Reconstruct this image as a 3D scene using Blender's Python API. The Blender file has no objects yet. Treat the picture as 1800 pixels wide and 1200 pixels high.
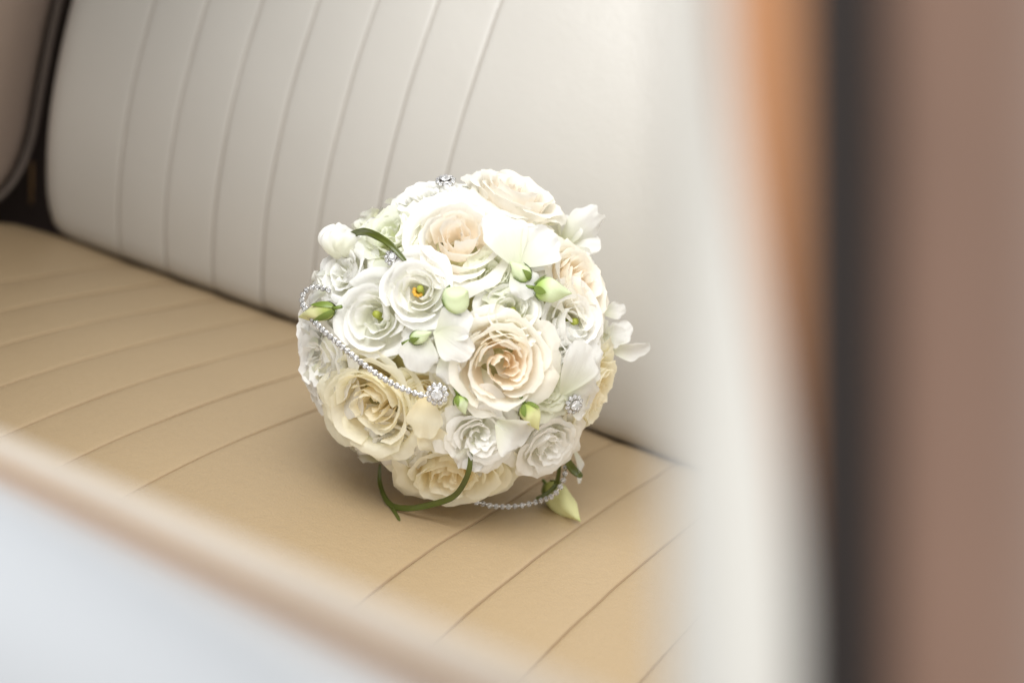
import bpy, bmesh, math, random
from mathutils import Vector, Matrix, noise

# ------------------------------------------------------------------ camera
CAM = Vector((0.5259, -0.8608, 0.6755))
YAW, PITCH, ROLL = 1.09748, 0.56947, 0.06307
FPX = 2620.0                                   # focal length in pixels of an 1800 px wide frame
_d = Vector((-math.cos(YAW)*math.cos(PITCH), math.sin(YAW)*math.cos(PITCH), -math.sin(PITCH)))
_r0 = _d.cross(Vector((0, 0, 1))).normalized(); _u0 = _r0.cross(_d)
_r = math.cos(ROLL)*_r0 + math.sin(ROLL)*_u0
_u = -math.sin(ROLL)*_r0 + math.cos(ROLL)*_u0
sc = bpy.context.scene
cd = bpy.data.cameras.new('camera'); camo = bpy.data.objects.new('camera', cd); sc.collection.objects.link(camo)
camo.matrix_world = Matrix(((_r.x, _u.x, -_d.x, CAM.x), (_r.y, _u.y, -_d.y, CAM.y), (_r.z, _u.z, -_d.z, CAM.z), (0, 0, 0, 1)))
cd.sensor_width = 36; cd.lens = FPX/1800*36; cd.clip_start = 0.02; cd.clip_end = 50
cd.dof.use_dof = True; cd.dof.focus_distance = 0.895; cd.dof.aperture_fstop = 3.4
sc.camera = camo

# ------------------------------------------------------------------ light
w = bpy.data.worlds.new('World'); sc.world = w; w.use_nodes = True
bg = w.node_tree.nodes['Background']; bg.inputs[0].default_value = (1.0, 0.962, 0.90, 1); bg.inputs[1].default_value = 0.76
def area(name, loc, target, size, power, col):
    l = bpy.data.lights.new(name, 'AREA'); l.shape = 'RECTANGLE'; l.size = size[0]; l.size_y = size[1]
    l.energy = power; l.color = col
    o = bpy.data.objects.new(name, l); sc.collection.objects.link(o); o.location = loc
    o.rotation_euler = (Vector(target)-Vector(loc)).to_track_quat('-Z', 'Y').to_euler()
    return o
area('window_light', (0.13, -0.47, 1.36), (0.10, 0.06, 0.2), (0.8, 0.8), 4.5, (0.95, 0.975, 1.0)).data.spread = math.radians(100)
area('door_light', (1.3, -1.6, 1.5), (0.3, -0.4, 0.3), (1.2, 1.2), 1.0, (0.93, 0.97, 1.0))
sc.view_settings.view_transform = 'Standard'; sc.view_settings.look = 'None'
sc.view_settings.exposure = 0.45; sc.view_settings.gamma = 1.0; sc.view_settings.use_curve_mapping = False
cy = sc.cycles
cy.use_denoising = True; cy.max_bounces = 14; cy.diffuse_bounces = 12; cy.transmission_bounces = 10; cy.glossy_bounces = 4
try: cy.denoiser = 'OPENIMAGEDENOISE'
except Exception: pass

# ------------------------------------------------------------------ helpers
def ray(px, py):
    return (_d + _r*((px-900)/FPX) + _u*((600-py)/FPX)).normalized()
def at_depth(px, py, dep):                     # a point at a given depth in front of the door opening
    q = _d + _r*((px-900)/FPX) + _u*((600-py)/FPX)
    return CAM + q*dep
def link(name, me, mat, parent=None):
    o = bpy.data.objects.new(name, me); sc.collection.objects.link(o)
    if mat is not None and len(me.materials) == 0: me.materials.append(mat)
    if parent: o.parent = parent
    return o
def mesh(name, v, f, smooth=True):
    me = bpy.data.meshes.new(name); me.from_pydata([tuple(p) for p in v], [], f)
    if smooth: me.polygons.foreach_set('use_smooth', [True]*len(me.polygons))
    me.update(); return me
def tag(o, label, cat, group=None):
    o['label'] = label; o['category'] = cat
    if group: o['group'] = group
def grid_faces(nu, nv, off=0, wrap=False):
    f = []
    for i in range(nu-1 if not wrap else nu):
        for j in range(nv-1):
            a = off+i*nv+j; b = off+((i+1) % nu)*nv+j
            f.append((a, b, b+1, a+1))
    return f
def sm(a, b, x):
    t = min(1, max(0, (x-a)/(b-a))); return t*t*(3-2*t)
def lerp(a, b, t): return a+(b-a)*t

# ------------------------------------------------------------------ materials
def nmat(name):
    m = bpy.data.materials.new(name); m.use_nodes = True
    nt = m.node_tree; p = nt.nodes['Principled BSDF']
    return m, nt, p
def N(nt, t, **k):
    n = nt.nodes.new(t)
    for a, b in k.items(): setattr(n, a, b)
    return n
def leather(name, col, rough=0.38, grain=2.2, spec=0.5, var=0.06):
    m, nt, p = nmat(name); L = nt.links.new
    tc = N(nt, 'ShaderNodeTexCoord')
    n1 = N(nt, 'ShaderNodeTexNoise'); n1.inputs['Scale'].default_value = 5; n1.inputs['Detail'].default_value = 4
    mx = N(nt, 'ShaderNodeMix', data_type='RGBA')
    mx.inputs[6].default_value = tuple(c*(1-var) for c in col)+(1,); mx.inputs[7].default_value = tuple(min(1, c*(1+var)) for c in col)+(1,)
    L(tc.outputs['Object'], n1.inputs['Vector']); L(n1.outputs['Fac'], mx.inputs[0]); L(mx.outputs[2], p.inputs['Base Color'])
    vo = N(nt, 'ShaderNodeTexVoronoi'); vo.inputs['Scale'].default_value = 620
    n2 = N(nt, 'ShaderNodeTexNoise'); n2.inputs['Scale'].default_value = 160; n2.inputs['Detail'].default_value = 5
    n3 = N(nt, 'ShaderNodeTexNoise'); n3.inputs['Scale'].default_value = 14; n3.inputs['Detail'].default_value = 3
    for n in (vo, n2, n3): L(tc.outputs['Object'], n.inputs['Vector'])
    b1 = N(nt, 'ShaderNodeBump'); b1.inputs['Strength'].default_value = 0.10*grain; b1.inputs['Distance'].default_value = 0.0008
    b2 = N(nt, 'ShaderNodeBump'); b2.inputs['Strength'].default_value = 0.16*grain; b2.inputs['Distance'].default_value = 0.0012
    b3 = N(nt, 'ShaderNodeBump'); b3.inputs['Strength'].default_value = 0.2; b3.inputs['Distance'].default_value = 0.004
    L(vo.outputs['Distance'], b1.inputs['Height']); L(n2.outputs['Fac'], b2.inputs['Height']); L(n3.outputs['Fac'], b3.inputs['Height'])
    L(b3.outputs[0], b2.inputs['Normal']); L(b2.outputs[0], b1.inputs['Normal']); L(b1.outputs[0], p.inputs['Normal'])
    mr = N(nt, 'ShaderNodeMapRange'); mr.inputs[3].default_value = rough-0.06; mr.inputs[4].default_value = rough+0.08
    L(n2.outputs['Fac'], mr.inputs[0]); L(mr.outputs[0], p.inputs['Roughness'])
    p.inputs['Specular IOR Level'].default_value = spec
    return m
def plain(name, col, rough=0.5, metal=0.0, coat=0.0, var=0.05, scale=30):
    m, nt, p = nmat(name); L = nt.links.new
    tc = N(nt, 'ShaderNodeTexCoord'); n1 = N(nt, 'ShaderNodeTexNoise'); n1.inputs['Scale'].default_value = scale; n1.inputs['Detail'].default_value = 4
    mx = N(nt, 'ShaderNodeMix', data_type='RGBA')
    mx.inputs[6].default_value = tuple(c*(1-var) for c in col)+(1,); mx.inputs[7].default_value = tuple(min(1, c*(1+var)) for c in col)+(1,)
    L(tc.outputs['Object'], n1.inputs['Vector']); L(n1.outputs['Fac'], mx.inputs[0]); L(mx.outputs[2], p.inputs['Base Color'])
    p.inputs['Roughness'].default_value = rough; p.inputs['Metallic'].default_value = metal; p.inputs['Coat Weight'].default_value = coat
    return m
def petal_mat(name, base, edge, trans=0.48, tcol=None):
    """petal colour runs from its own base tint to its rim tint along the attribute 'rise'"""
    m, nt, p = nmat(name); L = nt.links.new
    at = N(nt, 'ShaderNodeAttribute', attribute_name='rise')
    tc = N(nt, 'ShaderNodeTexCoord')
    n1 = N(nt, 'ShaderNodeTexNoise'); n1.inputs['Scale'].default_value = 38; n1.inputs['Detail'].default_value = 5
    L(tc.outputs['Object'], n1.inputs['Vector'])
    ad = N(nt, 'ShaderNodeMath', operation='MULTIPLY_ADD'); ad.inputs[1].default_value = 0.35; ad.inputs[2].default_value = -0.17
    L(n1.outputs['Fac'], ad.inputs[0])
    a2 = N(nt, 'ShaderNodeMath', operation='ADD', use_clamp=True); L(at.outputs['Fac'], a2.inputs[0]); L(ad.outputs[0], a2.inputs[1])
    rp = N(nt, 'ShaderNodeValToRGB'); e = rp.color_ramp.elements
    e[0].position = 0.15; e[0].color = base+(1,); e[1].position = 0.8; e[1].color = edge+(1,)
    L(a2.outputs[0], rp.inputs[0]); L(rp.outputs[0], p.inputs['Base Color'])
    p.inputs['Roughness'].default_value = 0.55; p.inputs['Specular IOR Level'].default_value = 0.25
    p.inputs['Sheen Weight'].default_value = 0.08
    # fine veins as relief
    ac = N(nt, 'ShaderNodeAttribute', attribute_name='across')
    cb = N(nt, 'ShaderNodeCombineXYZ')
    m1 = N(nt, 'ShaderNodeMath', operation='MULTIPLY'); m1.inputs[1].default_value = 16.0
    m2 = N(nt, 'ShaderNodeMath', operation='MULTIPLY'); m2.inputs[1].default_value = 2.2
    L(ac.outputs['Fac'], m1.inputs[0]); L(at.outputs['Fac'], m2.inputs[0]); L(m1.outputs[0], cb.inputs[0]); L(m2.outputs[0], cb.inputs[1])
    wv = N(nt, 'ShaderNodeTexNoise'); wv.inputs['Scale'].default_value = 1.0; wv.inputs['Detail'].default_value = 4
    L(cb.outputs[0], wv.inputs['Vector'])
    bp = N(nt, 'ShaderNodeBump'); bp.inputs['Strength'].default_value = 0.45; bp.inputs['Distance'].default_value = 0.0009
    L(wv.outputs['Fac'], bp.inputs['Height']); L(bp.outputs[0], p.inputs['Normal'])
    tr = N(nt, 'ShaderNodeBsdfTranslucent'); L(rp.outputs[0], tr.inputs['Color'])
    ms = N(nt, 'ShaderNodeMixShader'); ms.inputs[0].default_value = trans
    out = nt.nodes['Material Output']
    L(p.outputs[0], ms.inputs[1]); L(tr.outputs[0], ms.inputs[2]); L(ms.outputs[0], out.inputs['Surface'])
    return m

M = {}
M['cushion'] = leather('leather_bounce_lit', (0.423, 0.310, 0.182), 0.42)  # same leather as the backrest; warm bounce light put into the tan
M['back'] = leather('leather_sky_lit', (0.535, 0.51, 0.467), 0.36, grain=1.1)  # paler copy of the seat leather; cool sky sheen put into its colour
M['seamshade'] = plain('brown_seam_shade', (0.32, 0.22, 0.125), 0.8)  # dark tint painted in for the shade of the cushion grooves
M['seamshadepale'] = plain('taupe_seam_shade', (0.31, 0.27, 0.225), 0.8)  # groove shade of the backrest, put into the line colour
M['under'] = plain('dark_seat_base', (0.035, 0.028, 0.022), 0.8)
M['side'] = leather('side_leather', (0.40, 0.31, 0.255), 0.45)
M['piping'] = plain('piping', (0.21, 0.165, 0.135), 0.75)
M['dark'] = plain('dark_carpet', (0.045, 0.029, 0.023), 0.9)
M['glint'] = plain('orange_glint', (0.35, 0.2, 0.08), 0.4)
M['paint'] = plain('white_paint_sky', (0.57, 0.60, 0.64), 0.25, coat=0.6, var=0.01)  # blue tint in the base stands for sky reflected in white paint
M['pillarpaint'] = plain('white_paint_warm', (0.70, 0.693, 0.662), 0.3, coat=0.5, var=0.01)  # lighter copy of the same white paint, without the sky tint
M['seal'] = plain('tan_seal', (0.38, 0.23, 0.12), 0.6)
M['sill'] = plain('pale_trim', (0.60, 0.54, 0.47), 0.5)
M['wood'] = plain('varnished_wood', (0.52, 0.235, 0.095), 0.35, coat=0.5, var=0.25, scale=12)
M['rubber'] = plain('black_rubber', (0.012, 0.007, 0.006), 0.75)
M['brown'] = plain('brown_panel', (0.20, 0.118, 0.085), 0.3, var=0.5, scale=7)
M['rose_peach'] = petal_mat('rose_petal_peach', (0.985, 0.83, 0.62), (0.975, 0.945, 0.87))
M['rose_cream'] = petal_mat('rose_petal_cream', (0.975, 0.85, 0.56), (0.975, 0.945, 0.80))
M['rose_blush'] = petal_mat('rose_petal_blush', (0.985, 0.885, 0.75), (0.975, 0.955, 0.905))
M['rose_green'] = petal_mat('rose_petal_green', (0.76, 0.80, 0.46), (0.91, 0.92, 0.80))
M['white'] = petal_mat('white_petal', (0.80, 0.82, 0.58), (0.96, 0.955, 0.92), 0.45)
M['pure'] = petal_mat('pure_white_petal', (0.88, 0.88, 0.74), (0.97, 0.965, 0.945), 0.45)
M['sweet'] = petal_mat('sweet_pea_petal', (0.80, 0.82, 0.64), (0.86, 0.853, 0.83), 0.42)
M['bud'] = petal_mat('bud_petal', (0.42, 0.50, 0.12), (0.80, 0.79, 0.42), 0.25)
M['budpale'] = petal_mat('pale_bud_petal', (0.45, 0.60, 0.15), (0.78, 0.86, 0.58), 0.25)
M['green'] = plain('leaf_green', (0.15, 0.21, 0.035), 0.42, var=0.3, scale=60)
M['grass'] = plain('grass_blade', (0.085, 0.102, 0.018), 0.33, var=0.3, scale=90)
M['pistil'] = plain('pistil', (0.33, 0.36, 0.05), 0.5, var=0.3, scale=200)
M['stamen'] = plain('stamen', (0.70, 0.40, 0.05), 0.6)
M['core'] = plain('foliage_core', (0.50, 0.48, 0.25), 0.7, var=0.4, scale=60)
M['silver'] = plain('silver', (0.60, 0.575, 0.54), 0.2, metal=1.0)
def gem_mat():
    m, nt, p = nmat('rhinestone')
    p.inputs['Base Color'].default_value = (0.97, 0.97, 0.98, 1); p.inputs['Roughness'].default_value = 0.03
    p.inputs['IOR'].default_value = 1.9; p.inputs['Transmission Weight'].default_value = 0.78
    return m
M['gem'] = gem_mat()

def tube(pts, rad, seg=8, taper=None):
    v = []; n = len(pts); pts = [Vector(p) for p in pts]
    up = None
    for i in range(n):
        t = (pts[min(n-1, i+1)]-pts[max(0, i-1)]).normalized()
        if up is None: up = t.orthogonal().normalized()
        up = (up - t*up.dot(t)).normalized(); b = t.cross(up)
        rr = rad*(taper(i/(n-1)) if taper else 1)
        for k in range(seg):
            a = k/seg*2*math.pi; v.append(pts[i]+up*(rr*math.cos(a))+b*(rr*math.sin(a)))
    f = []
    for i in range(n-1):
        for k in range(seg): f.append((i*seg+k, i*seg+(k+1) % seg, (i+1)*seg+(k+1) % seg, (i+1)*seg+k))
    f += [tuple(range(seg-1, -1, -1)), tuple(range((n-1)*seg, n*seg))]
    return v, f
# ------------------------------------------------------------------ rear seat
P_ = 0.052; GAP = 0.1694; COFF = 0.0099
def cush(y): return -0.36084*y + 0.03713*y*y + 0.57977*y**3
def dent(x, y): return -0.0075*math.exp(-((x-0.124)**2+(y+0.19)**2)/0.058**2)     # the cushion gives under the bouquet
def back(z): return -0.0115*z + 1.59157*z*z - 0.32769*z**3
seat = bpy.data.objects.new('rear_seat', None); sc.collection.objects.link(seat); seat.location = (0.08, -0.2, -0.25)
tag(seat, 'beige leather rear bench seat with stitched pleats under the bouquet', 'car seat')
def seat_part(name, me, mat, parent):
    o = link(name, me, mat, None); o.parent = parent
    # keep world placement: parents carry translation only
    t = Vector((0, 0, 0)); q = parent
    while q: t += q.location; q = q.parent
    o.location = -t
    return o
def child(name, me, mat, parent, label=None):   # mesh given in world coordinates
    o = seat_part(name, me, mat, parent)
    if label: o['label'] = label
    return o
def prof_cushion():
    pts = []                                   # (y, z) from the crease forward, then over the front roll
    pts += [(0.034, -0.060), (0.030, -0.034), (0.020, -0.0135)]
    y = 0.008
    while y > -0.50: pts.append((y, cush(y) - (0.004 if y > 0 else 0.001 if y > -0.006 else 0))); y -= 0.0125
    y0, z0 = pts[-1]
    for k in range(1, 9):
        a = k/8*math.pi*0.5; pts.append((y0-0.055*math.sin(a), z0-0.055*(1-math.cos(a))))
    pts.append((y0-0.058, z0-0.16)); pts.append((y0-0.05, -0.2))
    return pts
def prof_back():
    pts = [(0.062, -0.014), (0.040, -0.014), (0.020, -0.010), (0.009, -0.003), (0.003, 0.004)]
    z = 0.012
    while z < 0.44: pts.append((back(z), z)); z += 0.0125
    y0, z0 = pts[-1]; sl = (back(z0)-back(z0-.01))/.01
    t = Vector((sl, 1)).normalized(); n = Vector((t.y, -t.x))
    for k in range(1, 10):
        a = k/9*math.pi*0.9; pts.append((y0+t.x*0.05*math.sin(a)+n.x*0.05*(1-math.cos(a)), z0+t.y*0.05*math.sin(a)+n.y*0.05*(1-math.cos(a))))
    return pts
def pnormals(pts):
    out = []
    for i in range(len(pts)):
        a = pts[max(0, i-1)]; b = pts[min(len(pts)-1, i+1)]
        t = Vector((b[0]-a[0], b[1]-a[1])); t.normalize(); out.append(Vector((t.y, -t.x)))
    return out
def pleat_mesh(prof, x0, x1, flip, left=None, right=None, crown=0.0013, seed=0, gl=1.0, gr=1.0):
    """one pleat between two seams: edges dip into the seam, the middle is slightly full"""
    nrm = pnormals(prof); wd = x1-x0
    e = [0, 0.0004, 0.0009, 0.0016, 0.003, 0.006, 0.012]
    xs = [a for a in e if a < wd*0.4]
    n = max(2, int(wd/0.012)); xs += [lerp(xs[-1], wd-xs[-1], k/n) for k in range(1, n)] + [wd-a for a in reversed(xs)]
    v = []
    for xx in xs:
        u = xx/wd; de, dr = xx, wd-xx
        h = crown*(4*u*(1-u))
        gm = -0.0009*math.exp(-(de/0.0012)**1.3)*gl - 0.0009*math.exp(-(dr/0.0012)**1.3)*gr
        for j, (y, z) in enumerate(prof):
            X = x0+xx
            wob = 0.0007*noise.noise(Vector((X*9+seed, y*14, z*14)))
            hh = (h+gm+wob)*(-1 if flip else 1)
            v.append((X+0.0005*noise.noise(Vector((y*25, z*25, round(x0+ (wd if u > .5 else 0), 4)*50))), y+nrm[j].x*hh, z+nrm[j].y*hh))
    f = grid_faces(len(xs), len(prof))
    return v, f, xs
pc, pb = prof_cushion(), prof_back()
def seam_shade(prof, X, sgn, rad, inset=0.0007):  # thin tube laid along a groove, its colour standing in for seam shade
    nrm = pnormals(prof)
    pts = [Vector((X+0.0005*noise.noise(Vector((y*25, z*25, round(X, 4)*50))), y-sgn*nrm[j].x*inset, z-sgn*nrm[j].y*inset)) for j, (y, z) in enumerate(prof)]
    return tube(pts, rad, 6)
def seams(off):
    s = [(i-7)*P_+off for i in range(1, 8)]
    s += [GAP+off+k*P_ for k in range(0, 7)]
    return s
# cushion body under the pleats
def slab(prof, x0, x1, inset, flip):
    nrm = pnormals(prof); v = []
    for X in (x0, x1):
        for j, (y, z) in enumerate(prof):
            k = -inset*(-1 if flip else 1)
            v.append((X, y+nrm[j].x*k, z+nrm[j].y*k))
    n = len(prof); f = grid_faces(2, n)
    f += [tuple(range(n)), tuple(range(2*n-1, n-1, -1))]
    return v, f
XL, XR = -0.452, 0.60
v, f = slab(pc, XL+0.03, XR-0.01, 0.022, False)
cushion = child('seat_cushion', mesh('seat_cushion', v, f, False), M['under'], seat)
XBL = -0.408
v, f = slab(pb, XBL+0.012, XR-0.01, 0.006, True)
backrest = child('backrest', mesh('backrest', v, f, False), M['under'], seat)
sx = [XL] + seams(COFF) + [XR]
for i in range(len(sx)-1):
    vv, ff, xs = pleat_mesh(pc, sx[i], sx[i+1], False, seed=i, crown=0.0010 if sx[i+1]-sx[i] < 0.1 else 0.002, gl=0 if i == 0 else 1)
    if i == 0:                                  # the far end: side rolled down, back corner rounded
        for q in range(len(vv)):
            X, y, z = vv[q]
            lim = XL + 0.05*(1-math.sqrt(max(0, 1-min(1, max(0, (y+0.022)/0.04))**2)))
            if X < sx[1]-0.004: X = lim + (X-XL)*(sx[1]-lim)/(sx[1]-XL)
            dx = X-lim
            if dx < 0.016: z -= (0.016-math.sqrt(max(0, 0.016**2-(0.016-dx)**2)))
            vv[q] = (X, y, z)
        n0 = len(pc); base = len(vv)
        vv += [(vv[j][0]+0.004, vv[j][1], vv[j][2]-0.10) for j in range(n0)]
        ff += [(base+j, j, j+1, base+j+1) for j in range(n0-1)]
    vv = [(q[0], q[1], q[2]+dent(q[0], q[1])) for q in vv]
    child('pleat', mesh('cushion_pleat', vv, ff), M['cushion'], cushion)
    if i: tv, tf = seam_shade(pc, sx[i], 1, 0.0007); tv = [(q[0], q[1], q[2]+dent(q[0], q[1])) for q in tv]; child('seam', mesh('cushion_seam', tv, tf), M['seamshade'], cushion)
sx = [XBL] + seams(0.0)[:7] + [0.33, 0.382, 0.434, 0.486] + [XR]
for i in range(len(sx)-1):
    vv, ff, xs = pleat_mesh(pb, sx[i], sx[i+1], True, seed=40+i, crown=0.0004 if sx[i+1]-sx[i] < 0.1 else 0.002, gl=0 if i == 0 else 1, gr=1.0 if i != 7 else 0.5)
    if i == 0:
        for q in range(len(vv)):
            X, y, z = vv[q]
            c = 0.042; lim = XBL
            if z < c: lim = XBL + c*0.62*(1-math.sqrt(max(0, 1-min(1, (c-z)/(c+0.012))**2)))
            if X < sx[1]-0.004: X = lim + (X-XBL)*(sx[1]-lim)/(sx[1]-XBL)
            dx = X-lim; r = 0.022
            if dx < r: y += (r-math.sqrt(max(0, r*r-(r-dx)**2)))
            vv[q] = (X, y, z)
        n0 = len(pb); base = len(vv)
        vv += [(vv[j][0]+0.006, vv[j][1]+0.09, vv[j][2]) for j in range(n0)]
        ff += [(base+j, j, j+1, base+j+1) for j in range(n0-1)]
    child('pleat', mesh('backrest_pleat', vv, ff), M['back'], backrest)
    if i: tv, tf = seam_shade(pb, sx[i], -1, 0.0007); child('seam', mesh('backrest_seam', tv, tf), M['seamshadepale'], backrest)

# ------------------------------------------------------------------ side trim beyond the far end of the seat
XS = -0.462
def on_side(px, py, X=XS):
    q = ray(px, py); return CAM + q*((X-CAM.x)/q.x)
edge_px = [(137, -80), (118, 0), (104, 60), (92, 120), (80, 185), (71, 235), (60, 275), (46, 308), (26, 338), (0, 362), (-40, 386), (-120, 410), (-300, 430)]
edge = [on_side(*e) for e in edge_px]
side = bpy.data.objects.new('side_panel', None); sc.collection.objects.link(side); side.location = (XS, 0.0, 0.0)
tag(side, 'grey brown padded side panel with pale piping at the far end of the seat', 'car panel')
def padded(edge, thick, X, top):
    """padded panel: rounded edge all along the traced rim, closed to a flat face"""
    v = []; n = len(edge); ctr = Vector((X, -0.25, 0.28)); K = 9
    for i, p in enumerate(edge):
        inw = Vector((0, ctr.y-p.y, ctr.z-p.z)).normalized()
        for k in range(K):
            a = k/(K-1)*math.pi/2
            q = p + inw*(0.03*(1-math.cos(a))); v.append((X-thick+thick*math.sin(a), q.y, q.z))
        q = p + inw*0.10; v.append((X+0.004, q.y, q.z))
        q = p + inw*0.30; v.append((X+0.006, q.y, q.z))
    return v, grid_faces(n, K+2)
v, f = padded(edge, 0.03, XS, 0.5)
child('padding', mesh('side_padding', v, f), M['side'], side)
def catmull(pts, per=8):
    pts = [Vector(p) for p in pts]; out = []
    for i in range(len(pts)-1):
        p0 = pts[max(0, i-1)]; p1 = pts[i]; p2 = pts[i+1]; p3 = pts[min(len(pts)-1, i+2)]
        for k in range(per):
            t = k/per
            out.append(0.5*((2*p1)+(p2-p0)*t+(2*p0-5*p1+4*p2-p3)*t*t+(3*p1-p0-3*p2+p3)*t**3))
    out.append(pts[-1]); return out
v, f = tube(catmull([Vector((XS-0.012, p.y+0.004, p.z)) for p in edge], 5), 0.0034, 8)
child('piping', mesh('piping', v, f), M['piping'], side)
v, f = tube([on_side(56, 285, -0.50), on_side(56, 318, -0.50), on_side(55, 358, -0.50)], 0.0016, 6)  # added strip, coloured to imitate an orange glint in the gap
child('glint_strip', mesh('glint_strip', v, f), M['glint'], side)
# dark lining behind the gap, extended upward to shade the far end
def box(x0, x1, y0, y1, z0, z1):
    v = [(x, y, z) for x in (x0, x1) for y in (y0, y1) for z in (z0, z1)]
    return v, [(0, 1, 3, 2), (4, 6, 7, 5), (0, 4, 5, 1), (2, 3, 7, 6), (0, 2, 6, 4), (1, 5, 7, 3)]
v, f = box(-0.62, -0.53, -1.2, 0.7, -0.30, 0.72)
lining = link('wall_lining', mesh('wall_lining', v, f, False), M['dark']); lining['kind'] = 'structure'
v, f = box(-0.53, 0.62, 0.46, 0.52, -0.30, 0.60)
rearwall = link('rear_bulkhead', mesh('rear_bulkhead', v, f, False), M['dark']); rearwall['kind'] = 'structure'
v, f = box(-0.53, 0.62, -0.95, 0.46, -0.34, -0.30)
fl = link('floor', mesh('floor', v, f, False), M['dark']); fl['kind'] = 'structure'

v, f = box(-0.62, -0.15, -1.20, 0.52, 0.72, 0.76)  # added unseen roof piece, sized to keep light off the far end
roof_blocker = link('light_block_roof', mesh('light_block_roof', v, f, False), M['dark']); roof_blocker['kind'] = 'structure'

# ------------------------------------------------------------------ bouquet
random.seed(7)
CB = CAM + ray(803, 592)*0.965
SCL = 0.965/FPX                                 # metres per photo pixel at the bouquet
RS = 283*SCL
bq = bpy.data.objects.new('bridal_bouquet', None); sc.collection.objects.link(bq); bq.location = (CB.x, CB.y, CB.z-RS)
tag(bq, 'round bridal bouquet of cream roses and white flowers lying on the seat', 'bouquet')
def site(px, py, rad=None):
    rad = rad or RS
    q = ray(px, py); oc = CAM-CB; b = oc.dot(q); c = oc.dot(oc)-rad*rad; dsc = b*b-c
    if dsc > 0: p = CAM+q*(-b-math.sqrt(dsc))
    else: p = CAM+q*(-b)
    return p, (p-CB).normalized()
def frame(n, spin=0.0):
    z = n.normalized(); x = _r - z*_r.dot(z)
    if x.length < 0.2: x = _u - z*_u.dot(z)
    x.normalize(); y = z.cross(x)
    m = Matrix((x, y, z)).transposed()
    return m @ Matrix.Rotation(spin, 3, 'Z')
def rise_attr(me, vals):
    a = me.attributes.new('rise', 'FLOAT', 'POINT'); a.data.foreach_set('value', [q[0] for q in vals])
    a = me.attributes.new('across', 'FLOAT', 'POINT'); a.data.foreach_set('value', [q[1] for q in vals])

def rose_petal(az, R, H, A, prof, rng, nu=11, nv=10, z0=-0.8):
    """one petal of a cup flower in a unit flower (radius about 1, axis +Z).
    prof: dict(base, bulge, lean, roll, ruffle, tip)"""
    v = []; rise = []; s1 = rng.uniform(0, 99); ru = prof['ruffle']; sp = prof.get('spiral', 0.10)
    for i in range(nu):
        u = -1+2*i/(nu-1)
        top = 1-prof['tip']*abs(u)**3.2 - 0.06*noise.noise(Vector((u*2.2, s1, 0))) - 0.035*noise.noise(Vector((u*8, s1, 5)))
        for j in range(nv):
            s = (j/(nv-1))*top
            wdt = A*(0.42+0.58*sm(0.0, 0.55, s))
            rr = prof['base'] + (R-prof['base'])*(1-(1-min(1, s/0.62))**2.2)
            k = max(0, s-0.5)/0.5
            rr += prof['lean']*k*k
            z = z0 + (H-z0)*s
            kr = max(0, s-0.74)/0.26
            rr += prof['roll']*kr*kr*0.9; z -= prof['roll']*kr*kr*kr*0.9
            wv = noise.noise(Vector((u*1.9+s1, s*1.6, az)))
            wv2 = noise.noise(Vector((u*5+s1*2, s*3, az+7)))
            rr += ru*s*s*(wv*1.3+wv2*0.6); z += ru*s*s*(wv2*0.5+noise.noise(Vector((u*3.1+s1, s, 3)))*0.6)
            rr += sp*u*s
            rr -= 0.06*abs(u)**2*s*prof.get('cup', 1)
            a = az+u*wdt
            v.append(Vector((rr*math.cos(a), rr*math.sin(a), z))); rise.append((min(1, s*prof.get('rs', 1.0)+prof.get('ro', 0.0)), u*A+az))
    return v, grid_faces(nu, nv), rise

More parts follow.
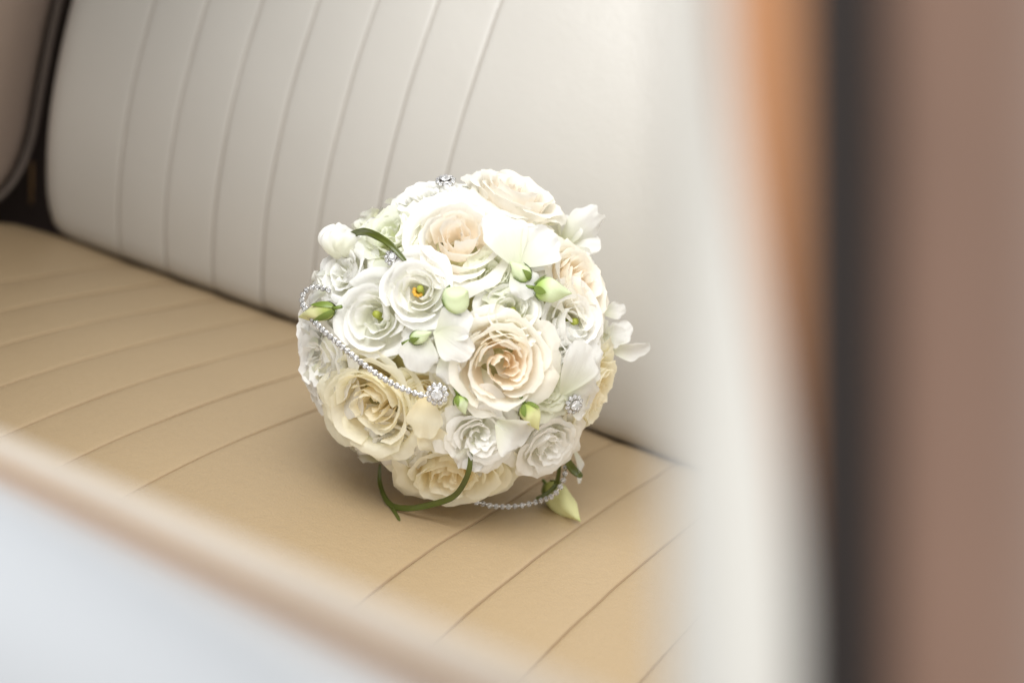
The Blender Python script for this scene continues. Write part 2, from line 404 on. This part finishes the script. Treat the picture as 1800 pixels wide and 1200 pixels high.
def build_flower(name, px, py, rpx, kind, mat, seed, face=0.0, spin=0.0, squash=1.0, lift=0.0, label=None, tilt=(0, 0), stamens=False):
    rng = random.Random(seed)
    p, n = site(px, py)
    tocam = (CAM-p).normalized()
    n = (n+tocam*face + _r*tilt[0] + _u*tilt[1]).normalized()
    F = frame(n, spin); R = rpx*1.07*SCL; org = p + n*(lift*SCL)
    def X(vs): return [org + F @ Vector((q.x*R, q.y*R*squash, q.z*R)) for q in vs]
    heart_v, heart_f, heart_r = [], [], []; outer = []
    if kind == 'rose':
        nh, no = 10, 12
        ex, ey = rng.uniform(-.09, .09), rng.uniform(-.09, .09)
        for i in range(nh):                     # heart, petals wrapped round one another
            t = (i+0.6)/nh
            rr = (0.07+0.37*t**0.85)*rng.uniform(.88, 1.1); az = i*2.399+rng.uniform(-.7, .7)
            pr = dict(base=0.04+0.5*rr, lean=-0.03+0.07*t, roll=0.08*t*rng.random(), ruffle=0.055, tip=0.06+0.1*rng.random(), spiral=0.07, cup=0.2, rs=0.62, ro=0.02+0.26*t)
            a, b, c = rose_petal(az, rr, 0.05+0.08*math.sin(t*3)+rng.uniform(-.10, .07), rng.uniform(1.0, 1.5)-0.2*t, pr, rng, 13, 8, z0=-0.42)
            a = [q+Vector((ex, ey, 0)) for q in a]
            o = len(heart_v); heart_v += a; heart_f += [tuple(k+o for k in q) for q in b]; heart_r += c
        for i in range(no):
            t = (i+0.5)/no
            rr = (0.48+0.34*t)*rng.uniform(.95, 1.04); az = i*2.399+1.1+rng.uniform(-.35, .35)
            pr = dict(base=0.10+0.35*rr, lean=0.02+0.13*t, roll=0.03+0.17*t*rng.uniform(.2, 1.3), ruffle=0.045+0.045*t, tip=0.12+0.10*rng.random(), spiral=0.07, cup=0.6, rs=0.8, ro=0.22+0.2*t)
            H = 0.13-0.30*t**1.5+rng.uniform(-.03, .03)
            outer.append(rose_petal(az, rr, H, lerp(1.15, 0.85, t), pr, rng, 15, 11, z0=-0.5))
    elif kind == 'lisi':                        # wide open cup, hollow middle
        nh, no = 4, 9
        for i in range(nh):
            t = (i+0.5)/nh; rr = 0.24+0.10*t; az = i*2.399+rng.uniform(-.25, .25)
            pr = dict(base=0.08, lean=0.00, roll=0.03, ruffle=0.07, tip=0.15, spiral=0.09, cup=0.4, rs=0.85, ro=0.0)
            a, b, c = rose_petal(az, rr, 0.02+0.05*rng.random(), 1.1, pr, rng, 12, 9, z0=-0.7)
            o = len(heart_v); heart_v += a; heart_f += [tuple(k+o for k in q) for q in b]; heart_r += c
        for i in range(no):
            t = (i+0.5)/no; rr = 0.38+0.42*t; az = i*2.399+0.8+rng.uniform(-.25, .25)
            pr = dict(base=0.10, lean=-0.02+0.20*t, roll=0.04*rng.random()+0.07*t, ruffle=0.04, tip=0.10+0.08*rng.random(), spiral=0.10, cup=0.3, rs=1.0, ro=0.10+0.1*t)
            outer.append(rose_petal(az, rr, 0.12-0.30*t**1.6, lerp(1.3, 1.0, t), pr, rng, 16, 11, z0=-0.5))
    else:                                       # 'full': carnation-like ruffled head
        nh, no = 10, 12
        for i in range(nh):
            t = (i+0.5)/nh; rr = 0.10+0.36*t; az = i*2.399+rng.uniform(-.5, .5)
            pr = dict(base=0.05, lean=0.05*t, roll=0.05, ruffle=0.09, tip=0.15, spiral=0.1, cup=0.2, rs=0.8, ro=0.15+0.2*t)
            a, b, c = rose_petal(az, rr, 0.10+rng.uniform(-.06, .06), 1.15, pr, rng, 12, 8, z0=-0.4)
            o = len(heart_v); heart_v += a; heart_f += [tuple(k+o for k in q) for q in b]; heart_r += c
        for i in range(no):
            t = (i+0.5)/no; rr = 0.48+0.28*t; az = i*2.399+rng.uniform(-.3, .3)
            pr = dict(base=0.10, lean=0.05+0.25*t, roll=0.10, ruffle=0.10, tip=0.16, spiral=0.1, cup=0.4, rs=0.9, ro=0.2+0.2*t)
            outer.append(rose_petal(az, rr, 0.08-0.30*t**1.4, lerp(1.1, 0.85, t), pr, rng, 15, 10, z0=-0.5))
    me = mesh(name+'_heart', X(heart_v), heart_f); rise_attr(me, heart_r)
    root = child(name, me, M[mat], bq, label)
    for (a, b, c) in outer:
        pm = mesh('petal', X(a), b); rise_attr(pm, c); child('petal', pm, M[mat], root)
    if kind == 'lisi':
        ov, of = [], []
        for i in range(5 if stamens else 0):
            a = i/9*6.283+2.6; pts = [Vector((0.02*math.cos(a), 0.02*math.sin(a), -0.7)), Vector((0.07*math.cos(a), 0.07*math.sin(a), -0.40)), Vector((0.10*math.cos(a), 0.10*math.sin(a), -0.22))]
            tv, tf = tube(pts, 0.032, 5, lambda t: 0.6+0.9*t); o = len(ov); ov += tv; of += [tuple(k+o for k in q) for q in tf]
        if stamens: child('stamens', mesh('stamens', X(ov), of), M['stamen'], root)
        tv, tf = tube([Vector((0, 0, -0.8)), Vector((0.02, 0.03, -0.45)), Vector((0.05, 0.05, -0.2)), Vector((0.06, 0.05, -0.12))], 0.10, 8, lambda t: 1.0-0.25*t)
        child('pistil', mesh('pistil', X(tv), tf), M['pistil'], root)
    return root

def loose_petal(name, px, py, L, W, ang, tilt=0.25, cup=0.25, curl=0.15, ruf=0.26, seed=0, mat='pure', lift=0.0, parent=None, notch=0.0, pts_only=False, rad=None, twist=0.0, flat=False):
    """single free petal: base at the pixel, running L pixels towards image angle ang (0 = right, 90 = up)"""
    rng = random.Random(seed*13+5)
    p, n = site(px, py, rad)
    im = _r*math.cos(math.radians(ang))+_u*math.sin(math.radians(ang))
    t = im-n*im.dot(n)
    if t.length < 0.35: t = im - n*im.dot(n)*0.5
    t.normalize(); t = (t*math.cos(tilt)+n*math.sin(tilt)).normalized()
    side_ = t.cross(n).normalized(); nn = side_.cross(t).normalized()
    if flat:                                    # petal standing out past the rim of the bouquet
        tc_ = (CAM-p).normalized(); t = (im*math.cos(tilt)+tc_*math.sin(tilt)).normalized()
        side_ = t.cross(tc_).normalized(); nn = side_.cross(t).normalized()
    R_ = Matrix.Rotation(twist, 3, t); side_ = R_ @ side_; nn = R_ @ nn
    lv = (n*0.4+(CAM-p).normalized()*0.6).normalized()
    nu, nv = 15, 13; s1 = rng.uniform(0, 99); v = []; rise = []
    for i in range(nu):
        u = -1+2*i/(nu-1)
        for j in range(nv):
            s = j/(nv-1)
            wd = (0.16+0.84*math.sin(min(1, s/0.66)*math.pi/2)**1.1)
            le = s*(1-0.20*abs(u)**2.6*sm(0.3, 1, s)) - notch*math.exp(-(u/0.22)**2)*sm(0.7, 1, s)
            wd *= 1-0.30*sm(0.72, 1.0, s)*abs(u)
            q = s*s
            h = cup*(u*u-0.3)*wd*W*0.5*0.9 + L*(curl*(s-s*s*1.0) - curl*1.1*sm(0.55, 1, s)*0.6)
            h += ruf*W*0.5*q*(noise.noise(Vector((u*1.7+s1, s*1.5, 1)))*1.4+noise.noise(Vector((u*4.5+s1, s*3, 4)))*0.6)
            v.append(p+lv*(lift*SCL) + side_*(u*wd*W*0.5*SCL) + t*(le*L*SCL) + nn*(h*SCL)); rise.append((min(1, 0.15+s*1.0), u+s1))
    f = grid_faces(nu, nv)
    if pts_only: return v, f, rise
    me = mesh(name, v, f); rise_attr(me, rise)
    return child(name, me, M[mat], parent or bq)

# foliage core the flowers are bound on
bm = bmesh.new(); bmesh.ops.create_icosphere(bm, subdivisions=4, radius=RS*0.80)
for q in bm.verts:
    k = 1+0.10*noise.noise(q.co*40)+0.05*noise.noise(q.co*90); q.co = CB+q.co*k
me = bpy.data.meshes.new('foliage_core'); bm.to_mesh(me); bm.free()
child('foliage_core', me, M['core'], bq)
# small florets that fill the gaps between the big flowers
fv, ff, fr = [], [], []
rng = random.Random(3)
k = 0
for a in range(900):
    dirv = Vector((rng.gauss(0, 1), rng.gauss(0, 1), rng.gauss(0, 1))).normalized()
    p = CB+dirv*RS*0.86
    if p.z - cush(p.y) < 0.012: continue
    if k > 330: break
    k += 1
    t = dirv.orthogonal().normalized(); t = Matrix.Rotation(rng.uniform(0, 6.28), 3, dirv) @ t
    t = (t*math.cos(.5)+dirv*math.sin(.5)).normalized(); s_ = t.cross(dirv).normalized(); nn = s_.cross(t)
    L = rng.uniform(30, 52)*SCL; W = rng.uniform(28, 46)*SCL; s1 = rng.uniform(0, 99); o = len(fv)
    for i in range(7):
        u = -1+i/3
        for j in range(6):
            s = j/5; wd = 0.2+0.8*math.sin(min(1, s/.7)*1.57)
            le = s*(1-.2*abs(u)**2.5)
            h = 0.25*W*(u*u)*wd + 0.12*W*noise.noise(Vector((u*2+s1, s*2, 0)))*s*2
            fv.append(p+s_*(u*wd*W*.5)+t*(le*L)+nn*h); fr.append((0.05+s*0.9, u+s1))
    ff += grid_faces(7, 6, o)
me = mesh('filler_florets', fv, ff); rise_attr(me, fr)
fl_ = child('filler_florets', me, M['white'], bq); fl_['kind'] = 'stuff'

# big flowers, where they sit on the bouquet in the photograph
build_flower('rose', 884, 640, 92, 'rose', 'rose_peach', 11, face=0.25, lift=12, label='open cream rose with peach heart in the middle of the bouquet')
build_flower('rose', 648, 718, 104, 'rose', 'rose_cream', 23, face=0.12, lift=4, label='large creamy yellow rose at lower left')
build_flower('rose', 805, 420, 96, 'rose', 'rose_blush', 35, face=0.10, lift=6, label='pale cream rose with peach heart near the top')
build_flower('rose', 908, 338, 88, 'rose', 'rose_blush', 41, face=0.05, lift=6, label='blush cream rose at the top edge')
build_flower('rose', 800, 842, 106, 'rose', 'rose_cream', 57, face=0.22, lift=-4, squash=0.9, label='cream rose at the bottom resting on the seat')
build_flower('rose', 1052, 690, 88, 'rose', 'rose_cream', 63, face=-0.1, lift=0, label='cream rose seen from the side at the right edge')
build_flower('rose', 1030, 500, 84, 'rose', 'rose_peach', 71, face=-0.05, lift=0, label='cream rose seen from the side at upper right')
build_flower('carnation', 690, 405, 66, 'full', 'rose_green', 83, face=0.0, lift=0, label='pale green white ruffled flower at upper left')
build_flower('lisianthus', 735, 512, 66, 'lisi', 'pure', 91, face=0.45, lift=16, stamens=True, label='white cup flower with green and orange centre')
build_flower('lisianthus', 655, 556, 72, 'lisi', 'pure', 102, face=0.25, lift=8)
build_flower('lisianthus', 900, 545, 62, 'lisi', 'white', 113, face=0.2, lift=2, tilt=(0, .25))
build_flower('lisianthus', 1012, 568, 70, 'lisi', 'pure', 127, face=0.2, lift=6)
build_flower('lisianthus', 965, 785, 70, 'full', 'pure', 131, face=0.2, lift=6)
build_flower('lisianthus', 600, 480, 64, 'full', 'pure', 149, face=0.1, lift=0)
build_flower('lisianthus', 566, 640, 84, 'full', 'pure', 151, face=0.0, lift=4)
build_flower('lisianthus', 755, 345, 66, 'full', 'pure', 163, face=0.0, lift=2)
build_flower('lisianthus', 960, 690, 50, 'full', 'rose_green', 173, face=0.3, lift=0)

build_flower('lisianthus', 745, 700, 52, 'full', 'rose_cream', 181, face=0.2, lift=-10)
build_flower('lisianthus', 1000, 640, 58, 'full', 'pure', 191, face=0.2, lift=0)
build_flower('lisianthus', 870, 480, 46, 'full', 'rose_green', 197, face=0.2, lift=-4)
build_flower('lisianthus', 842, 760, 66, 'full', 'pure', 199, face=0.35, lift=14)
build_flower('lisianthus', 770, 600, 50, 'full', 'pure', 203, face=0.2, lift=-4)
build_flower('lisianthus', 925, 435, 50, 'full', 'pure', 207, face=0.2, lift=-2)
build_flower('lisianthus', 536, 572, 62, 'full', 'pure', 211, face=0.0, lift=-6)
build_flower('lisianthus', 690, 790, 56, 'full', 'pure', 213, face=0.0, lift=-6)

def petals(name, lst, mat='sweet', label=None):
    root = None
    for k, a in enumerate(lst):
        o = loose_petal(name if root is None else 'petal', *a[:5], **dict(dict(mat=mat, seed=k+int(a[0])), **(a[5] if len(a) > 5 else {})), parent=root)
        if root is None:
            root = o
            if label: o['label'] = label
    return root
petals('sweet_pea', [(905, 470, 92, 84, 118, dict(tilt=.35, cup=.35, lift=14)), (915, 470, 78, 78, 48, dict(tilt=.35, cup=.3, lift=16)), (900, 478, 50, 60, -60, dict(tilt=.2, lift=6))], label='white flower with two broad rounded petals')
petals('sweet_pea', [(978, 436, 92, 62, 40, dict(tilt=.15, cup=-.3, curl=.05, lift=20, notch=.1, rad=150*SCL, flat=True, twist=.3)), (985, 440, 66, 56, 12, dict(tilt=.2, lift=10, rad=150*SCL, flat=True, twist=-.5)), (985, 440, 56, 56, 80, dict(tilt=.3, lift=14, rad=150*SCL, flat=True)), (985, 445, 60, 60, -40, dict(tilt=.3, lift=14, rad=150*SCL, flat=True))], label='white pointed petals sticking out at upper right')
petals('sweet_pea', [(1066, 612, 74, 36, -2, dict(tilt=.1, cup=.9, lift=4, rad=150*SCL, flat=True, twist=.5)), (1064, 604, 52, 44, 42, dict(tilt=.2, cup=.6, lift=8, rad=150*SCL, flat=True)), (1056, 552, 40, 32, 15, dict(tilt=.2, lift=8, rad=150*SCL, flat=True)), (1050, 590, 44, 44, 0, dict(tilt=.3, lift=12, rad=150*SCL, flat=True))], label='narrow white petals sticking out at the right')
petals('sweet_pea', [(872, 738, 60, 74, -35, dict(tilt=.35, cup=.9, curl=.4, lift=12)), (835, 775, 52, 60, -100, dict(tilt=.15, ruf=.5, lift=8))], label='ruffled white petals above the bottom rose')
petals('sweet_pea', [(985, 690, 90, 84, 75, dict(tilt=.15, cup=.3, lift=10)), (1000, 670, 80, 76, 30, dict(tilt=.1, cup=.2, lift=6)), (990, 690, 70, 74, -20, dict(tilt=.15, lift=8))], label='broad white petals right of the middle rose')
petals('sweet_pea', [(765, 580, 70, 60, -35, dict(tilt=.2, cup=.3, ruf=.2, lift=8)), (770, 590, 62, 62, 35, dict(tilt=.2, lift=8)), (745, 585, 62, 64, -100, dict(tilt=.15, ruf=.2, lift=4)), (780, 620, 50, 40, -75, dict(tilt=.1, lift=2))], label='soft white petals between the cup flowers')
petals('sweet_pea', [(560, 640, 60, 56, -120, dict(tilt=.1, cup=.4, lift=2)), (560, 600, 60, 66, 190, dict(tilt=0, cup=.3, lift=2)), (575, 510, 60, 56, 170, dict(tilt=.0, cup=.3, lift=2)), (590, 480, 56, 60, 140, dict(tilt=.0, cup=.3, lift=2))], label='white petals along the left edge')
petals('sweet_pea', [(690, 770, 78, 70, -110, dict(tilt=0, ruf=.25, lift=-8)), (650, 770, 60, 60, -120, dict(tilt=0, ruf=.25, lift=-6)), (1010, 790, 64, 50, -60, dict(tilt=0, ruf=.25, lift=-10)), (740, 740, 66, 60, -60, dict(tilt=.1, ruf=.2, lift=0, mat='rose_cream')), (750, 690, 76, 60, -95, dict(tilt=.15, ruf=.2, lift=2, mat='rose_cream'))], label='pale petals under the lower flowers')

# more blooms round the sides and back, seen only from beside
rb = random.Random(99)
back_sites = []
for k in range(400):
    dv = Vector((rb.gauss(0, 1), rb.gauss(0, 1), rb.gauss(0, 1))).normalized()
    if dv.dot((CAM-CB).normalized()) > -0.12: continue
    p = CB+dv*RS*0.92
    if p.z-cush(p.y) < 0.045: continue
    if any((p-q).length < 0.045 for q in back_sites): continue
    back_sites.append(p)
for k, p in enumerate(back_sites[:12]):
    n = (p-CB).normalized(); F = frame(n); rg = random.Random(500+k); vv, fff, rr_ = [], [], []
    for i in range(16):
        t = (i+.5)/16
        pr = dict(base=0.06, lean=0.18*t, roll=0.12*t, ruffle=0.07, tip=0.2, spiral=0.08, cup=0.6, rs=0.9, ro=0.05+0.2*t)
        a, b, c = rose_petal(i*2.399, 0.08+0.66*t, 0.10-0.28*t**1.4, 1.2-0.45*t, pr, rg, 9, 8)
        o = len(vv); vv += [p+F @ (q*(78*SCL)) for q in a]; fff += [tuple(z+o for z in q) for q in b]; rr_ += c
    me = mesh('back_bloom', vv, fff); rise_attr(me, rr_)
    child('rose' if k % 2 else 'lisianthus', me, M['rose_cream'] if k % 2 else M['pure'], bq)

# buds
def bud(px, py, L, W, ang, mat='bud', tilt=0.1, lift=10, sep=4, seplen=0.55, P=None, D=None, blunt=False):
    p, n = site(px, py)
    if P is not None: p = P
    im = _r*math.cos(math.radians(ang))+_u*math.sin(math.radians(ang))
    t = (im-n*im.dot(n)).normalized(); t = (t*math.cos(tilt)+n*math.sin(tilt)).normalized()
    if D is not None: t = D.normalized()
    p = p+n*(lift*SCL) if P is None else p
    x = t.orthogonal().normalized(); y = t.cross(x); v = []; rise = []; nu, nv = (20, 14) if not blunt else (44, 20)
    for i in range(nu):
        for j in range(nv):
            s = j/(nv-1); a = i/nu*6.283+s*2.2
            r = 0.5*W*(math.sin(min(1, s*1.0)**0.62*math.pi)**0.85*0.96+0.05*(1-s)) * (1+0.10*math.cos(3*(i/nu*6.283))*sm(.15, .6, s)*(1.0-0.3*s)*1.5)
            r *= 1-0.25*sm(.55, 1, s)
            if blunt:
                ca = math.cos(i/nu*6.283); sa = math.sin(i/nu*6.283)
                r = 0.5*W*math.sqrt(max(0, 1-(2*s-1)**2))**0.9*(1+0.5*noise.noise(Vector((ca*1.3, sa*1.3, s*2.0+3)))-0.16*math.exp(-((i/nu-0.3-0.25*s)/0.035)**2)-0.16*math.exp(-((i/nu-0.72+0.2*s)/0.035)**2))
            v.append(p+(x*math.cos(a)+y*math.sin(a))*(r*SCL)+t*(s*L*SCL)); rise.append((0.05+0.95*sm(0, .55, s) - 0.55*sm(.85, 1, s), 3*abs(i/nu-0.5)))
    f = grid_faces(nu, nv, 0, True)
    me = mesh('bud', v, f); rise_attr(me, rise)
    o = child('bud', me, M[mat], bq)
    for k in range(sep):                        # sepals hugging the base
        a0 = k/sep*6.283+0.5; sv = []
        for i in range(5):
            u = -1+i/2
            for j in range(7):
                s = j/6*seplen; a = a0+u*0.55*(1-(j/6)**1.6)
                r = 0.5*W*(math.sin(max(.02, s)**0.62*math.pi)**0.85*0.96)*1.04+0.8+3.0*(j/6)**3
                sv.append(p+(x*math.cos(a)+y*math.sin(a))*(r*SCL)+t*((s-0.02)*L*SCL))
        child('sepal', mesh('sepal', sv, grid_faces(5, 7)), M['green'], o)
    if blunt: return o
    tv, tf = tube([p-t*(16*SCL), p+t*(3*SCL)], 3.2*SCL, 7)
    child('stem', mesh('bud_stem', tv, tf), M['green'], o)
    return o
o = bud(610, 455, 62, 60, 122, 'pure', tilt=.12, lift=14, sep=0, blunt=True)
o['label'] = 'rounded white bloom sticking out at upper left'
bud(604, 546, 78, 32, 183, 'bud', tilt=.05, lift=22, seplen=.5)
bud(790, 536, 48, 46, 25, 'budpale', tilt=.8, lift=6, seplen=.35)
bud(932, 510, 62, 40, -6, 'budpale', tilt=.3, lift=14, seplen=.3)
bud(925, 495, 44, 28, 150, 'budpale', tilt=.2, lift=10, seplen=.6)
bud(915, 702, 50, 32, -60, 'bud', tilt=.35, lift=16, seplen=.35)
bud(725, 598, 40, 22, 20, 'budpale', tilt=.2, lift=10, seplen=.6)
bud(805, 690, 34, 22, -70, 'budpale', tilt=.2, lift=10, seplen=.5)
# the hanging bud lies on the cushion
def on_cushion(px, py, h=0.0):
    q = ray(px, py); t = 0.5
    while t < 2.0:
        p = CAM+q*t
        if p.z < cush(p.y)+dent(p.x, p.y)+h: return p
        t += 0.0005
    return p
A = on_cushion(962, 852, 0.012); B = on_cushion(1021, 917, 0.0045)
o = bud(962, 852, (B-A).length/SCL*1.0, 47, 0, 'bud', P=A, D=B-A, seplen=.32)
o['label'] = 'yellow green bud lying on the seat at lower right'

# grass blades
def blade(pts, wid, mat='grass', per=8, fold=0.35, facing=None):
    c = catmull(pts, per); v = []; n = len(c)
    for i in range(n):
        t = (c[min(n-1, i+1)]-c[max(0, i-1)]).normalized()
        out_ = (CAM-c[i]).normalized() if facing is None else facing
        s_ = t.cross(out_).normalized(); o_ = s_.cross(t)
        wk = wid*SCL*(0.45+0.75*math.sin((0.08+0.92*i/(n-1))*math.pi)**0.6 if i < n-1 else 0.3)*(1+0.12*noise.noise(Vector((i*0.4, wid, 0))))
        v += [c[i]-s_*wk*.5+o_*wk*fold*.5, c[i]-s_*wk*.25+o_*wk*fold*.15, c[i]-o_*wk*0.06, c[i]+s_*wk*.25+o_*wk*fold*.15, c[i]+s_*wk*.5+o_*wk*fold*.5,
              c[i]+s_*wk*.2-o_*wk*0.16, c[i]-s_*wk*.2-o_*wk*0.16]
    f = []
    for i in range(n-1):
        for k in range(7): f.append((i*7+k, i*7+(k+1) % 7, (i+1)*7+(k+1) % 7, (i+1)*7+k))
    f += [tuple(range(6, -1, -1)), tuple(range((n-1)*7, n*7))]
    return child('grass_blade', mesh('grass_blade', v, f), M[mat], bq)
def lifted(px, py, l):
    p, n = site(px, py); return p+(n*0.3+(CAM-p).normalized()*0.7).normalized()*(l*SCL)
blade([lifted(612, 418, 10), lifted(640, 413, 24), lifted(664, 420, 34), lifted(692, 438, 34), lifted(716, 464, 22)], 10.5)
blade([lifted(827, 790, 16), lifted(822, 822, 34), lifted(800, 856, 40), on_cushion(760, 886, 0.016), on_cushion(715, 893, 0.007), on_cushion(684, 884, 0.004), on_cushion(668, 850, 0.010), on_cushion(668, 815, 0.022)], 8.5)
blade([on_cushion(674, 870, 0.004), on_cushion(690, 893, 0.003), on_cushion(703, 915, 0.002)], 6)
blade([lifted(992, 800, 4), lifted(1005, 822, 8), lifted(1022, 836, 6)], 12)
blade([lifted(984, 815, 0), on_cushion(978, 850, .02), on_cushion(960, 868, .014), on_cushion(942, 876, .010)], 7)

# rhinestones
def gem_mesh():
    v = []; f = []; nseg = 8
    rings = [(0.55, 0.42), (1.0, 0.12), (1.0, -0.05), (0.45, -0.55)]
    for r, z in rings:
        for k in range(nseg):
            a = (k+(0.5 if r == 1.0 and z > 0 else 0))/nseg*6.283; v.append((r*math.cos(a), r*math.sin(a), z))
    f.append(tuple(range(nseg)))
    for i in range(3):
        for k in range(nseg): f.append((i*nseg+k, (i+1)*nseg+k, (i+1)*nseg+(k+1) % nseg, i*nseg+(k+1) % nseg))
    f.append(tuple(range(4*nseg-1, 3*nseg-1, -1)))
    me = mesh('rhinestone', v, f, False); me.materials.append(M['gem']); return me
GEM = gem_mesh()
def gem(parent, p, n, rad, spin):
    o = bpy.data.objects.new('rhinestone', GEM); sc.collection.objects.link(o); o.parent = parent
    t = Vector((0, 0, 0)); q = parent
    while q: t += q.location; q = q.parent
    o.location = p-t; o.rotation_euler = (n.to_track_quat('Z', 'Y') @ Matrix.Rotation(spin, 3, 'Z').to_quaternion()).to_euler()
    o.scale = (rad, rad, rad); return o
def cup_geo(p, n, rad):
    x = n.orthogonal().normalized(); y = n.cross(x); v = []
    for rr, h in ((0.3, -0.75), (0.95, -0.65), (1.12, 0.05), (1.02, 0.10), (0.9, -0.3)):
        for k in range(10):
            a = k/10*6.283; v.append(p+(x*math.cos(a)+y*math.sin(a))*rad*rr+n*rad*h)
    f = []
    for i in range(4):
        for k in range(10): f.append((i*10+k, i*10+(k+1) % 10, (i+1)*10+(k+1) % 10, (i+1)*10+k))
    return v, f
def even(pts, step):
    c = catmull(pts, 24); out = [c[0]]; acc = 0
    for a, b in zip(c, c[1:]):
        l = (b-a).length; pos = 0
        while acc+(l-pos) >= step:
            pos += step-acc; out.append(a+(b-a)*(pos/l)); acc = 0
        acc += l-pos
    return out
def strand(pts, step_px, rad_px, label, nout):
    P_s = even(pts, step_px*SCL); v, f = tube(catmull(pts, 10), 2.0*SCL, 6); rg = random.Random(5)
    ns = []
    for p in P_s:
        n = nout(p).normalized(); ns.append(n); a, b = cup_geo(p+n*1.5*SCL, n, rad_px*SCL*1.0); o = len(v); v = list(v)+a; f = list(f)+[tuple(k+o for k in q) for q in b]
    root = child('rhinestone_strand', mesh('rhinestone_strand', v, f, False), M['silver'], bq, label)
    for p, n in zip(P_s, ns):
        n2 = (n+Vector((rg.uniform(-.25, .25), rg.uniform(-.25, .25), rg.uniform(-.25, .25)))).normalized()
        gem(root, p+n*2.6*SCL, n2, rad_px*SCL*0.95, rg.uniform(0, 6))
    return root
outw = lambda p: ((p-CB).normalized()*0.5+(CAM-p).normalized())
strand([lifted(580, 511, 8), lifted(562, 508, 26), lifted(549, 518, 40), lifted(548, 540, 44), lifted(572, 574, 40), lifted(607, 606, 34), lifted(648, 640, 34), lifted(690, 668, 36), lifted(728, 685, 36), lifted(752, 692, 34)],
       10.2, 4.6, 'silver rhinestone strand draped across the left side', outw)
strand([on_cushion(838, 882, 0.012), on_cushion(870, 889, 0.009), on_cushion(905, 889, 0.008), on_cushion(940, 882, 0.012), lifted(968, 862, 22), lifted(984, 838, 22), lifted(991, 815, 12)],
       12.5, 4.6, 'silver rhinestone strand looping below the bouquet onto the seat', outw)
def brooch(px, py, rpx, lift, nring=10, face=0.8):
    p, n = site(px, py); c_ = (CAM-p).normalized(); n = (n+c_*face).normalized(); p = p+c_*(lift*SCL)
    x = n.orthogonal().normalized(); y = n.cross(x); v, f = cup_geo(p, n, rpx*0.56*SCL); cs = []
    for k in range(nring):
        a = k/nring*6.283; c = p+(x*math.cos(a)+y*math.sin(a))*(rpx*0.80*SCL)-n*(rpx*0.10*SCL); cs.append(c)
        a_, b_ = cup_geo(c, n, rpx*0.22*SCL); o = len(v); v += a_; f += [tuple(i+o for i in q) for q in b_]
    a_, b_ = tube([p-n*(40*SCL), p-n*(3*SCL)], 2*SCL, 6); o = len(v); v += a_; f += [tuple(i+o for i in q) for q in b_]
    root = child('rhinestone_pin', mesh('rhinestone_pin', v, f, False), M['silver'], bq)
    gem(root, p+n*(rpx*0.22*SCL), n, rpx*0.52*SCL, 0.3)
    for k, c in enumerate(cs): gem(root, c+n*(rpx*0.08*SCL), (n+(c-p).normalized()*0.35).normalized(), rpx*0.21*SCL, k)
    return root
brooch(768, 693, 18, 36)['label'] = 'round rhinestone pin at the end of the strand'
brooch(783, 316, 17, 36, face=0.4)
brooch(690, 452, 14, 24)
brooch(971, 428, 13, 44, face=0.3)
brooch(1010, 711, 17, 30, face=0.5)

# ------------------------------------------------------------------ car door opening in the near foreground
door = bpy.data.objects.new('car_door', None); sc.collection.objects.link(door)
DOOR_L, DOOR_R = 0.39, 0.20
def dep(px): return lerp(DOOR_L, DOOR_R, (px+100)/1400)
tag(door, 'white car door frame with tan window seal and wood trimmed pillar, blurred in front', 'car door')
door.location = at_depth(1300, 1700, DOOR_R)
def bar(name, mat, edgeA, edgeB, bulge=0.004, thick=0.02, depth_of=None, seg=7):
    """rounded solid bar between two traced edges; bulges towards the outside and has a real back"""
    v = []; n = len(edgeA)
    for i in range(n):
        a = at_depth(*edgeA[i][:2], edgeA[i][2]); b = at_depth(*edgeB[i][:2], edgeB[i][2])
        fw = (CAM-(a+b)*.5).normalized()
        for k in range(seg+1):
            t = k/seg; v.append(a.lerp(b, t)+fw*(bulge*math.sin(t*math.pi)))
        v.append(b-fw*thick); v.append(a-fw*thick)
    m = seg+3; f = []
    for i in range(n-1):
        for k in range(m): f.append((i*m+k, i*m+(k+1) % m, (i+1)*m+(k+1) % m, (i+1)*m+k))
    f += [tuple(range(m-1, -1, -1)), tuple(range((n-1)*m, n*m))]
    me = mesh(name, v, f); o = child(name, me, M[mat], door)
    return o
def sill_y(px): return 0.405*px
XSN = [-150+i*125 for i in range(13)]
def row(off, sl, dz=0.0): return [(x, off+sl*x, dep(x)+dz) for x in XSN]
bar('inner_sill', 'sill', row(762, .44, .018), row(808, .473, .004), 0.005, 0.02)
bar('window_seal', 'seal', row(806, .473, .006), row(840, .487, .002), 0.001, 0.015)
bar('outer_panel', 'paint', row(838, .487), row(1500, .45, -0.08), 0.03, 0.02)
YS = [-150+i*100 for i in range(16)]
def white_r(y): return 1300+0.13*max(0, y+100)-0.00000*y
def col(fx, dz): return [(fx(y), y, DOOR_R+dz) for y in YS]
bar('pillar_frame', 'pillarpaint', col(lambda y: 1170, .010), col(lambda y: 1270+132*sm(-100, 1150, y), 0.0), 0.006, 0.02)
bar('wood_trim', 'wood', col(lambda y: 1268+132*sm(-100, 1150, y), .006), col(lambda y: 1404, .004), 0.001, 0.02)
bar('rubber_seal', 'rubber', col(lambda y: 1402, .004), col(lambda y: 1562, .004), 0.001, 0.02)
bar('brown_panel', 'brown', col(lambda y: 1560, .004), col(lambda y: 1990, .05), 0.022, 0.03)
print('objects', len(bpy.data.objects))
